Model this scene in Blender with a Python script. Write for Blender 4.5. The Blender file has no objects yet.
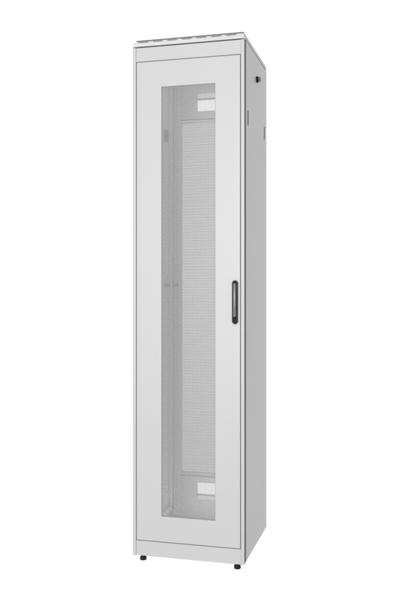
import bpy, bmesh, math
from mathutils import Vector

S = bpy.context.scene
COL = S.collection
# overall size of the cabinet (metres): width, depth, height, underside
W, D, H, ZB = 0.436, 0.4765, 2.0, 0.030

# ------------------------------------------------------------------ materials
def mat(name, col, rough=0.4, spec=0.4, metal=0.0, bump=0.0, bscale=900.0, mottled=0.0):
    m = bpy.data.materials.new(name); m.use_nodes = True
    nt = m.node_tree; b = nt.nodes['Principled BSDF']
    b.inputs['Base Color'].default_value = (*col, 1)
    b.inputs['Roughness'].default_value = rough
    b.inputs['Specular IOR Level'].default_value = spec
    b.inputs['Metallic'].default_value = metal
    tc = nt.nodes.new('ShaderNodeTexCoord')
    if mottled:
        n = nt.nodes.new('ShaderNodeTexNoise'); n.inputs['Scale'].default_value = 3.0
        n.inputs['Detail'].default_value = 6.0
        nt.links.new(tc.outputs['Object'], n.inputs['Vector'])
        r = nt.nodes.new('ShaderNodeMapRange')
        r.inputs['From Min'].default_value = 0.3; r.inputs['From Max'].default_value = 0.7
        r.inputs['To Min'].default_value = 1 - mottled; r.inputs['To Max'].default_value = 1 + mottled
        nt.links.new(n.outputs['Fac'], r.inputs['Value'])
        mx = nt.nodes.new('ShaderNodeVectorMath'); mx.operation = 'SCALE'
        mx.inputs[0].default_value = col
        nt.links.new(r.outputs['Result'], mx.inputs['Scale'])
        nt.links.new(mx.outputs['Vector'], b.inputs['Base Color'])
        r2 = nt.nodes.new('ShaderNodeMapRange')
        r2.inputs['To Min'].default_value = rough - 0.06; r2.inputs['To Max'].default_value = rough + 0.06
        nt.links.new(n.outputs['Fac'], r2.inputs['Value'])
        nt.links.new(r2.outputs['Result'], b.inputs['Roughness'])
    if bump:
        n = nt.nodes.new('ShaderNodeTexNoise'); n.inputs['Scale'].default_value = bscale
        n.inputs['Detail'].default_value = 2.0
        nt.links.new(tc.outputs['Object'], n.inputs['Vector'])
        bp = nt.nodes.new('ShaderNodeBump'); bp.inputs['Strength'].default_value = bump
        bp.inputs['Distance'].default_value = 0.0004
        nt.links.new(n.outputs['Fac'], bp.inputs['Height'])
        nt.links.new(bp.outputs['Normal'], b.inputs['Normal'])
    return m

PAINT = mat('powder_coat_grey', (0.395, 0.395, 0.395), 0.42, 0.35, bump=0.25, bscale=700, mottled=0.012)
SIDE = PAINT
LIGHT = mat('light_plastic', (0.46, 0.46, 0.46), 0.4, 0.4, bump=0.15, bscale=700)
MESH = mat('perforated_steel', (0.31, 0.31, 0.31), 0.5, 0.25)
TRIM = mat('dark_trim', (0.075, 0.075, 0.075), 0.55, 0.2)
GAP_GREY = mat('gap_shade_grey', (0.17, 0.17, 0.17), 0.6, 0.2)
CARRIER = mat('carrier_grey', (0.36, 0.36, 0.36), 0.5, 0.3)
ZINC = mat('zinc_rail', (0.78, 0.78, 0.78), 0.5, 0.4, metal=0.0)
BLACK = mat('black_plastic', (0.004, 0.004, 0.004), 0.5, 0.15)
HGREY = mat('handle_dark_grey', (0.022, 0.022, 0.023), 0.32, 0.4)
LEVER = mat('handle_lever_grey', (0.11, 0.11, 0.112), 0.22, 0.6)
TRIM2 = mat('vent_shade_grey', (0.19, 0.19, 0.19), 0.45, 0.35)
KNOB = mat('knob_grey', (0.11, 0.11, 0.11), 0.4, 0.4)
RUBBER = mat('rubber', (0.006, 0.006, 0.006), 0.5, 0.25)
STEEL = mat('screw_steel', (0.35, 0.35, 0.35), 0.3, 0.5, metal=0.9)
def translucent(name, col, k):
    m = mat(name, col, 0.9, 0.0); nt = m.node_tree
    t = nt.nodes.new('ShaderNodeBsdfTranslucent'); t.inputs['Color'].default_value = (*col, 1)
    mx = nt.nodes.new('ShaderNodeMixShader'); mx.inputs[0].default_value = k
    nt.links.new(nt.nodes['Principled BSDF'].outputs[0], mx.inputs[1]); nt.links.new(t.outputs[0], mx.inputs[2])
    nt.links.new(mx.outputs[0], nt.nodes['Material Output'].inputs['Surface']); return m
# floor: translucent sheet added so world light from below removes the contact shadow
INNER = mat('inner_bright', (0.80, 0.80, 0.80), 0.5, 0.4, mottled=0.02)  # inside surfaces set paler than the paint to brighten the interior
FLOOR = translucent('shadowless_floor', (0.97, 0.97, 0.97), 0.90)
BRUSH = translucent('nylon_bristles', (0.9, 0.9, 0.9), 0.80)

# ------------------------------------------------------------------ helpers
def link(name, me, m, parent=None, bevel=0.0, smooth=False):
    o = bpy.data.objects.new(name, me); COL.objects.link(o)
    if not me.materials: me.materials.append(m)
    o.parent = parent
    if smooth or bevel:
        me.polygons.foreach_set('use_smooth', [True] * len(me.polygons))
    if bevel:
        b = o.modifiers.new('bevel', 'BEVEL'); b.width = bevel; b.segments = 2
        b.limit_method = 'ANGLE'; b.angle_limit = math.radians(40); b.harden_normals = True
    return o

def boxes(*bs):
    """one mesh of separate axis-aligned boxes (x0,x1,y0,y1,z0,z1)"""
    vs, fs = [], []
    for (x0, x1, y0, y1, z0, z1) in bs:
        k = len(vs)
        vs += [(x, y, z) for x in (x0, x1) for y in (y0, y1) for z in (z0, z1)]
        fs += [tuple(k + i for i in f) for f in
               ((0,1,3,2), (4,6,7,5), (0,4,5,1), (2,3,7,6), (0,2,6,4), (1,5,7,3))]
    me = bpy.data.meshes.new('m'); me.from_pydata(vs, [], fs); me.update(); return me

def sheet(x0, x1, y0, y1, z):
    me = bpy.data.meshes.new('m'); me.from_pydata([(x0, y0, z), (x1, y0, z), (x1, y1, z), (x0, y1, z)], [], [(0, 1, 2, 3)])
    me.update(); return me

def cut_plate(axis, t0, t1, u0, u1, v0, v1, holes):
    """closed plate lying across `axis` ('x' or 'y') between t0..t1, with rectangular openings (ua,ub,va,vb)"""
    us = sorted({u0, u1, *[h[0] for h in holes], *[h[1] for h in holes]})
    vs_ = sorted({v0, v1, *[h[2] for h in holes], *[h[3] for h in holes]})
    def filled(i, j):
        if i < 0 or j < 0 or i >= len(us) - 1 or j >= len(vs_) - 1: return False
        cu, cv = (us[i] + us[i+1]) / 2, (vs_[j] + vs_[j+1]) / 2
        return not any(a < cu < b and c < cv < d for a, b, c, d in holes)
    def P(t, u, v): return (t, u, v) if axis == 'x' else (u, t, v) if axis == 'y' else (u, v, t)
    bm = bmesh.new(); cache = {}
    def V(t, i, j):
        k = (t, i, j)
        if k not in cache: cache[k] = bm.verts.new(P(t, us[i], vs_[j]))
        return cache[k]
    for i in range(len(us) - 1):
        for j in range(len(vs_) - 1):
            if not filled(i, j): continue
            for t in (t0, t1): bm.faces.new([V(t, i, j), V(t, i+1, j), V(t, i+1, j+1), V(t, i, j+1)])
            for (di, dj, a, b) in ((-1,0,(0,0),(0,1)), (1,0,(1,0),(1,1)), (0,-1,(0,0),(1,0)), (0,1,(0,1),(1,1))):
                if not filled(i + di, j + dj):
                    bm.faces.new([V(t0, i+a[0], j+a[1]), V(t0, i+b[0], j+b[1]), V(t1, i+b[0], j+b[1]), V(t1, i+a[0], j+a[1])])
    bmesh.ops.recalc_face_normals(bm, faces=bm.faces)
    me = bpy.data.meshes.new('m'); bm.to_mesh(me); bm.free(); return me

def perforated(x0, x1, z0, z1, y, thick, px, pz, hx, hz, round_=True):
    """perforated sheet of real thickness: straight rows of holes, pitch px * pz, each hole hx * hz"""
    nx, nz = int(round((x1 - x0) / px)), int(round((z1 - z0) / pz))
    px, pz = (x1 - x0) / nx, (z1 - z0) / nz
    vs, fs, cache = [], [], {}
    def outer(a, b):                      # half-cell lattice
        k = (a, b)
        if k not in cache:
            cache[k] = len(vs); x, z = x0 + a * px / 2, z0 + b * pz / 2
            vs.append((x, y, z)); vs.append((x, y + thick, z))
        return cache[k]
    ring = ((-1,-1), (0,-1), (1,-1), (1,0), (1,1), (0,1), (-1,1), (-1,0))
    for j in range(nz):
        for i in range(nx):
            cx, cz = x0 + (i + .5) * px, z0 + (j + .5) * pz
            O = [outer(2*i + 1 + a, 2*j + 1 + b) for a, b in ring]; I = []
            for a, b in ring:
                q = 0.7071 * 1.04 if (round_ and a and b) else 1.0
                x, z = cx + a * q * hx / 2, cz + b * q * hz / 2
                I.append(len(vs)); vs.append((x, y, z)); vs.append((x, y + thick, z))
            for k in range(8):
                q = (k + 1) % 8
                fs.append((O[k], O[q], I[q], I[k])); fs.append((O[k]+1, I[k]+1, I[q]+1, O[q]+1))
                fs.append((I[k], I[q], I[q]+1, I[k]+1))
    me = bpy.data.meshes.new('m'); me.from_pydata(vs, [], fs); me.update(); return me

def lathe(profile, cx, cy, n=32, axis='z'):
    """surface of revolution, profile = [(r, h)...]"""
    vs, fs = [], []
    for r, h in profile:
        for k in range(n):
            a = 2 * math.pi * k / n
            if axis == 'z': vs.append((cx + r * math.cos(a), cy + r * math.sin(a), h))
            elif axis == 'x': vs.append((h, cx + r * math.cos(a), cy + r * math.sin(a)))
            else: vs.append((cx + r * math.cos(a), h, cy + r * math.sin(a)))
    for i in range(len(profile) - 1):
        for k in range(n):
            q = (k + 1) % n
            fs.append((i*n + k, i*n + q, (i+1)*n + q, (i+1)*n + k))
    fs.append(tuple(range(n))); L = (len(profile) - 1) * n; fs.append(tuple(L + k for k in range(n)))
    bm = bmesh.new(); me = bpy.data.meshes.new('m'); me.from_pydata(vs, [], fs)
    bm.from_mesh(me); bmesh.ops.recalc_face_normals(bm, faces=bm.faces); bm.to_mesh(me); bm.free(); return me

def stadium(cx, cz, hw, hh, n=14):
    """outline of a vertical rounded slot"""
    r = hw; pts = []
    for k in range(n + 1):
        a = math.pi * k / n; pts.append((cx + r * math.cos(a), cz + hh - r + r * math.sin(a)))
    for k in range(n + 1):
        a = math.pi + math.pi * k / n; pts.append((cx + r * math.cos(a), cz - hh + r + r * math.sin(a)))
    return pts

def slot_loft(levels, close_last=True):
    """loft of stadium outlines; levels = [(cx, cz, hw, hh, y)...], first open at the back"""
    vs, fs = [], []
    rings = []
    for (cx, cz, hw, hh, y) in levels:
        p = stadium(cx, cz, hw, hh); rings.append(range(len(vs), len(vs) + len(p)))
        vs += [(x, y, z) for x, z in p]
    n = len(rings[0])
    for a, b in zip(rings, rings[1:]):
        for k in range(n):
            q = (k + 1) % n; fs.append((a[k], a[q], b[q], b[k]))
    if close_last: fs.append(tuple(rings[-1]))
    fs.append(tuple(rings[0]))
    me = bpy.data.meshes.new('m'); me.from_pydata(vs, [], fs)
    bm = bmesh.new(); bm.from_mesh(me); bmesh.ops.recalc_face_normals(bm, faces=bm.faces); bm.to_mesh(me); bm.free()
    return me

# ------------------------------------------------------------------ the setting
fl = link('floor', sheet(-60, 60, -60, 60, 0.0), FLOOR); fl['kind'] = 'structure'

# ------------------------------------------------------------------ the cabinet
rack = bpy.data.objects.new('server_rack', None); COL.objects.link(rack)
rack.empty_display_size = 0.2
rack['label'] = 'tall narrow light grey server cabinet with perforated steel door and dark swing handle'
rack['category'] = 'server cabinet'

# front frame: two slim posts, header and plinth around the door
link('corner_post', boxes((0.0, 0.0138, 0.0, 0.030, ZB, 1.9725)), PAINT, rack, 0.0016)
link('corner_post', boxes((0.4243, W, 0.0, 0.0065, ZB, 1.9725)), PAINT, rack, 0.0012)
link('header_panel', boxes((0.0140, 0.4241, 0.0015, 0.020, 1.9190, 1.9715)), PAINT, rack, 0.0010)
link('plinth_panel', boxes((0.0140, 0.4241, 0.0015, 0.020, ZB + 0.001, 0.0875)), PAINT, rack, 0.0010)
# carrier profile behind the door; corner strips coloured dark as a shaded groove
link('carrier_frame', cut_plate('y', 0.0205, 0.0365, 0.0142, 0.4238, ZB + 0.004, 1.9712, [(0.060, 0.382, 0.115, 1.89)]), CARRIER, rack)
link('corner_shade', boxes((W - 0.0116, W - 0.0005, 0.0070, 0.0392, ZB + 0.0015, 1.9735)), TRIM, rack, 0.0008)
link('corner_shade', boxes((0.0008, 0.0120, 0.0304, 0.0392, ZB + 0.0015, 1.9735)), TRIM, rack, 0.0008)

# filler in the gap round the door, coloured grey for the shade there
link('gap_filler', cut_plate('y', 0.0025, 0.0140, 0.0142, 0.4239, 0.0879, 1.9186, [(0.0170, 0.4211, 0.0910, 1.9154)]), GAP_GREY, rack)

# front door
door = link('front_door', cut_plate('y', -0.0010, 0.0150, 0.0172, 0.4209, 0.0912, 1.9152,
            [(0.1162, 0.3265, 0.1866, 1.8172)]), PAINT, rack, 0.0014)
link('perforated_panel', perforated(0.106, 0.337, 0.176, 1.828, 0.0035, 0.0008, 0.0040, 0.0040, 0.0032, 0.0032), MESH, door)
# swing handle (housing > lever and lock are pieces of the door)
HX, HZ, HW_, HH = 0.4023, 1.0010, 0.0113, 0.0812
# housing: rim that rises from the door, with a recess for the lever
link('handle_housing', slot_loft([
    (HX, HZ, HW_, HH, -0.0012), (HX, HZ, HW_, HH, -0.0050), (HX, HZ, HW_ - 0.0012, HH - 0.0012, -0.0085),
    (HX, HZ, HW_ - 0.0030, HH - 0.0030, -0.0090), (HX, HZ, HW_ - 0.0042, HH - 0.0045, -0.0075),
    (HX, HZ, HW_ - 0.0048, HH - 0.0055, -0.0035)]), HGREY, door, smooth=True)
link('handle_lever', slot_loft([
    (HX, HZ + 0.008, 0.0054, 0.0630, -0.0037), (HX, HZ + 0.008, 0.0056, 0.0635, -0.0110),
    (HX, HZ + 0.008, 0.0048, 0.0622, -0.0140), (HX, HZ + 0.008, 0.0030, 0.0600, -0.0155)]), LEVER, door, smooth=True)
link('lock_cylinder', lathe([(0.0088, -0.0080), (0.0088, -0.0120), (0.0078, -0.0132), (0.0030, -0.0132), (0.0026, -0.0120), (0.0001, -0.0120)],
     HX, HZ - HH + 0.0125, 28, 'y'), BLACK, door)

# side panels, each with two recessed pull slots and a cam latch near the top
def side(sx):
    xo = W if sx > 0 else 0.0              # outer skin
    xi = xo - 0.0010 * sx                  # skin stands 1 mm inside the posts
    xb = xi - 0.0120 * sx
    slots = [(0.0690, 0.0890, 1.6700, 1.7250), (0.4180, 0.4380, 1.6800, 1.7350)]
    p = link('side_panel', cut_plate('x', min(xi, xb), max(xi, xb), 0.0400, D, ZB, 1.9800, slots), SIDE, rack, 0.0012)
    a, b = sorted((xb - 0.0002 * sx, xb - 0.0006 * sx))
    link('bright_liner', boxes((a, b, 0.0420, D - 0.016, 0.034, 1.970)), INNER, p)  # thin pale liner added to brighten the inside
    for s in slots:
        a, b = sorted((xi - 0.0008 * sx, xi - 0.0100 * sx))
        link('slot_backing', boxes((a, b, s[0] + .0003, s[1] - .0003, s[2] + .0003, s[3] - .0003)), BLACK, p)
    # quarter-turn lock knob standing out of the panel: black collar, grey cap
    k = link('lock_knob', lathe([(0.0122, xi - 0.0005 * sx), (0.0122, xi + 0.0070 * sx), (0.0110, xi + 0.0078 * sx)], 0.2500, 1.8870, 28, 'x'), BLACK, p)
    link('knob_cap', lathe([(0.0094, xi + 0.0079 * sx), (0.0094, xi + 0.0155 * sx), (0.0086, xi + 0.0163 * sx)], 0.2500, 1.8870, 28, 'x'), KNOB, k)
    # catch behind the rear slot, inside the cabinet
    a, b = sorted((xb - 0.0008 * sx, xb - 0.0140 * sx))
    link('catch', boxes((a, b, 0.3600, 0.3800, 1.6800, 1.7300)), BLACK, p, 0.001)
    return p
side(1); side(-1)

# roof: top plate, front trim with dark vent plates, thin lip
roof = link('roof', cut_plate('z', 1.9850, 1.9990, 0.0030, W - 0.0016, 0.0240, D, [(0.08, W - 0.08, 0.10, 0.40)]), PAINT, rack, 0.0015)
link('roof_gasket', cut_plate('z', 1.9735, 1.9848, 0.0050, W - 0.0030, 0.0240, D - 0.003, [(0.03, W - 0.03, 0.045, 0.45)]), TRIM, rack)
# front trim: a bar whose ends slope inward, with a row of dark plates along its upper half
def trim_bar():
    bm = bmesh.new()
    prof = [(0.0, 1.9760), (0.0, 1.9885), (0.0080, 1.9985), (0.0235, 1.9985), (0.0235, 1.9760)]   # (y, z)
    inset = [0.0, 0.0035, 0.0150, 0.0150, 0.0]
    L = [bm.verts.new((inset[i], p[0], p[1])) for i, p in enumerate(prof)]
    R = [bm.verts.new((W - (0.0 if i in (0, 4) else (0.0006 if i == 1 else 0.0030)), p[0], p[1])) for i, p in enumerate(prof)]
    bm.faces.new(L); bm.faces.new(R)
    for i in range(5):
        q = (i + 1) % 5; bm.faces.new([L[i], L[q], R[q], R[i]])
    bmesh.ops.recalc_face_normals(bm, faces=bm.faces)
    me = bpy.data.meshes.new('m'); bm.to_mesh(me); bm.free(); return me
trim = link('roof_trim', trim_bar(), LIGHT, rack, 0.0008)
for k in range(7):
    x = 0.0245 + k * 0.0572
    w = 0.037
    # dark plate on the sloped face, coloured as the shade of a vent opening
    n = 6; bm = bmesh.new()
    def P(x, t, h):   # t: along slope 0..1, h: height off slope
        y = 0.0 + 0.0080 * t; z = 1.9885 + 0.0100 * t
        return (x, y - 0.78 * h, z + 0.62 * h)
    v = [bm.verts.new(P(xx, t, h)) for xx in (x, x + w) for (t, h) in ((0.10, 0.0001), (0.10, 0.0012), (0.92, 0.0012), (0.92, 0.0001))]
    for f in ((0,1,2,3), (7,6,5,4), (0,4,5,1), (1,5,6,2), (2,6,7,3), (3,7,4,0)): bm.faces.new([v[i] for i in f])
    bmesh.ops.recalc_face_normals(bm, faces=bm.faces)
    me = bpy.data.meshes.new('m'); bm.to_mesh(me); bm.free()
    link('painted_vent', me, TRIM2, trim)
link('roof_lip', boxes((0.0140, W - 0.0026, 0.0052, 0.0225, 1.9964, 2.0012)), KNOB, trim, 0.0006)

# floor pan
link('base_pan', cut_plate('z', ZB + 0.002, ZB + 0.006, 0.0135, W - 0.0135, 0.0370, D - 0.0150, [(0.06, W - 0.06, 0.09, 0.41)]), PAINT, rack)

# rear frame: cable entries above and below the perforated rear door
ENT = (0.1315, 0.3045)
rear = link('rear_frame', cut_plate('y', D - 0.0140, D, 0.0138, W - 0.0138, ZB + 0.001, 1.9725,
            [(ENT[0], ENT[1], 1.8250, 1.8725), (ENT[0], ENT[1], 1.8780, 1.9020),
             (ENT[0], ENT[1], 0.1546, 0.2050), (ENT[0], ENT[1], 0.1280, 0.1496),
             (0.0510, W - 0.0510, 0.2360, 1.7860)]), INNER, rack, 0.0008)
for z0, z1 in ((1.8725, 1.8782), (0.1494, 0.1548)):
    link('entry_divider', boxes((ENT[0] - 0.002, ENT[1] + 0.002, D - 0.0172, D - 0.0142, z0, z1)), CARRIER, rear)
for z0, z1 in ((1.7872, 1.7912), (0.2308, 0.2348)):  # added strips draw the dark line of the rear door gap
    link('gap_line', boxes((0.0560, W - 0.0560, D - 0.0165, D - 0.0142, z0, z1)), CARRIER, rear)
for z0, z1 in ((1.8782, 1.9018), (0.1282, 0.1494)):
    link('brush_strip', boxes((ENT[0] + .0004, ENT[1] - .0004, D - 0.0090, D - 0.0060, z0, z1)), BRUSH, rear)
rdoor = link('rear_door', cut_plate('y', D - 0.0120, D - 0.0010, 0.0530, W - 0.0530, 0.2385, 1.7835,
             [(0.0600, W - 0.0600, 0.2470, 1.7750)]), INNER, rack, 0.0008)
link('perforated_panel', perforated(0.0590, W - 0.0590, 0.2460, 1.7760, D - 0.0070, 0.0006, 0.3180, 0.00197, 0.3170, 0.00082, False), MESH, rdoor)

# 19-inch mounting rails, punched every 16 mm
def rail(x0, x1, y, flange_x, fdepth):
    holes = []; xm = (x0 + x1) / 2
    z = 0.10
    while z < 1.92:
        holes.append((xm - 0.0048, xm + 0.0048, z, z + 0.0095)); z += 0.0159
    me = cut_plate('y', y, y + 0.002, x0, x1, 0.060, 1.950, holes)
    r = link('mounting_rail', me, ZINC, rack)
    link('rail_flange', boxes((min(flange_x, flange_x + .002), flange_x + .002, y + 0.0022, y + fdepth, 0.060, 1.950)), ZINC, r)
for y, fl_ in ((0.075, 0.030), (0.446, 0.015)):
    rail(0.0300, 0.0550, y, 0.0300, fl_)
    rail(W - 0.0550, W - 0.0300, y, W - 0.0320, fl_)

# depth struts that carry the rails on each side: bottom, middle, top
for x0, x1 in ((0.0146, 0.0262), (W - 0.0262, W - 0.0146)):
    for z in (0.085, 1.0560, 1.925):
        st = link('depth_strut', boxes((x0, x1, 0.0380, D - 0.0145, z, z + 0.022)), ZINC, rack, 0.0010)
        xx = x1 + 0.0002 if x0 < 0.2 else x0 - 0.0002
        mid = 0.5 < z < 1.5
        for yy in ((0.090, 0.330, 0.357, 0.384, 0.435) if mid else (0.090, 0.435)):
            xa, xb = (xx, xx + 0.004) if x0 < 0.2 else (xx - 0.004, xx)
            h = 0.002 if mid else 0.006
            link('bolt', boxes((xa, xb, yy - 0.006, yy + 0.006, z + h, z + 0.022 - h)), BLACK, st, 0.001)
        if mid:
            xa, xb = (x1 + 0.0002, x1 + 0.0260) if x0 < 0.2 else (x0 - 0.0260, x0 - 0.0002)
            link('rail_bracket', boxes((xa, xb, 0.4415, 0.4455, z + 0.005, z + 0.017)), TRIM, st, 0.001)
# rear vertical posts in the back corners
for x0, x1 in ((0.0146, 0.0260), (W - 0.0260, W - 0.0146)):
    link('rear_post', boxes((x0, x1, D - 0.0550, D - 0.0300, 0.1075, 1.0555), (x0, x1, D - 0.0550, D - 0.0300, 1.0785, 1.9245)), INNER, rack, 0.001)

# levelling feet
def foot(cx, cy):
    f = link('foot', lathe([(0.0118, 0.0), (0.0130, 0.0015), (0.0130, 0.0090), (0.0120, 0.0120), (0.0085, 0.0150), (0.0085, 0.0200)], cx, cy), RUBBER, rack)
    f.data.polygons.foreach_set('use_smooth', [True] * len(f.data.polygons))
    link('stem', lathe([(0.0055, 0.0202), (0.0055, ZB + 0.0018)], cx, cy, 20), BLACK, f)
    link('lock_nut', lathe([(0.0100, 0.0225), (0.0100, 0.0285)], cx, cy, 6), BLACK, f)
for cx in (0.0270, 0.4005):
    for cy in (0.047, D - 0.047): foot(cx, cy)

# ------------------------------------------------------------------ camera
cam = bpy.data.cameras.new('camera'); co = bpy.data.objects.new('camera', cam); COL.objects.link(co)
co.location = (1.0155, -2.8098, 1.0555)
co.rotation_euler = (math.radians(90), 0, 0.2602)
cam.sensor_fit = 'HORIZONTAL'; cam.sensor_width = 36
cam.lens = 776.2 / 400 * 36
cam.shift_y = -12.5 / 400
cam.clip_end = 200
S.camera = co

# ------------------------------------------------------------------ light: white world all round, plus an added front lamp
w = bpy.data.worlds.new('World'); S.world = w; w.use_nodes = True
nt = w.node_tree; bg = nt.nodes['Background']
tc = nt.nodes.new('ShaderNodeTexCoord'); sp = nt.nodes.new('ShaderNodeSeparateXYZ')
nt.links.new(tc.outputs['Generated'], sp.inputs[0])
def ramp(src, a, b, c, d):
    m = nt.nodes.new('ShaderNodeMapRange'); m.interpolation_type = 'SMOOTHSTEP'
    for k, v in zip(('From Min', 'From Max', 'To Min', 'To Max'), (a, b, c, d)): m.inputs[k].default_value = v
    nt.links.new(src, m.inputs['Value']); return m.outputs['Result']
# upper right of the world dimmed, out of view, to darken the side panel
right = ramp(sp.outputs['X'], 0.35, 1.0, 0.0, 0.64); up = ramp(sp.outputs['Z'], -0.02, 0.10, 0.0, 1.0)
mu = nt.nodes.new('ShaderNodeMath'); mu.operation = 'MULTIPLY'
nt.links.new(right, mu.inputs[0]); nt.links.new(up, mu.inputs[1])
su = nt.nodes.new('ShaderNodeMath'); su.operation = 'SUBTRACT'; su.inputs[0].default_value = 1.12
nt.links.new(mu.outputs[0], su.inputs[1]); nt.links.new(su.outputs[0], bg.inputs['Strength'])
bg.inputs['Color'].default_value = (1, 1, 1, 1)

def area(name, loc, target, sx, sy, power):
    l = bpy.data.lights.new(name, 'AREA'); l.shape = 'RECTANGLE'; l.size = sx; l.size_y = sy; l.energy = power
    o = bpy.data.objects.new(name, l); COL.objects.link(o); o.location = loc
    o.rotation_euler = (Vector(target) - Vector(loc)).to_track_quat('-Z', 'Y').to_euler(); return o
area('front_fill', (0.10, -3.7, 1.45), (0.42, 0, 1.25), 0.9, 1.6, 96)  # unseen lamp added to brighten the cabinet front

S.view_settings.view_transform = 'Standard'; S.view_settings.look = 'None'
S.view_settings.exposure = 0; S.view_settings.gamma = 1
S.cycles.max_bounces = 12; S.cycles.diffuse_bounces = 8
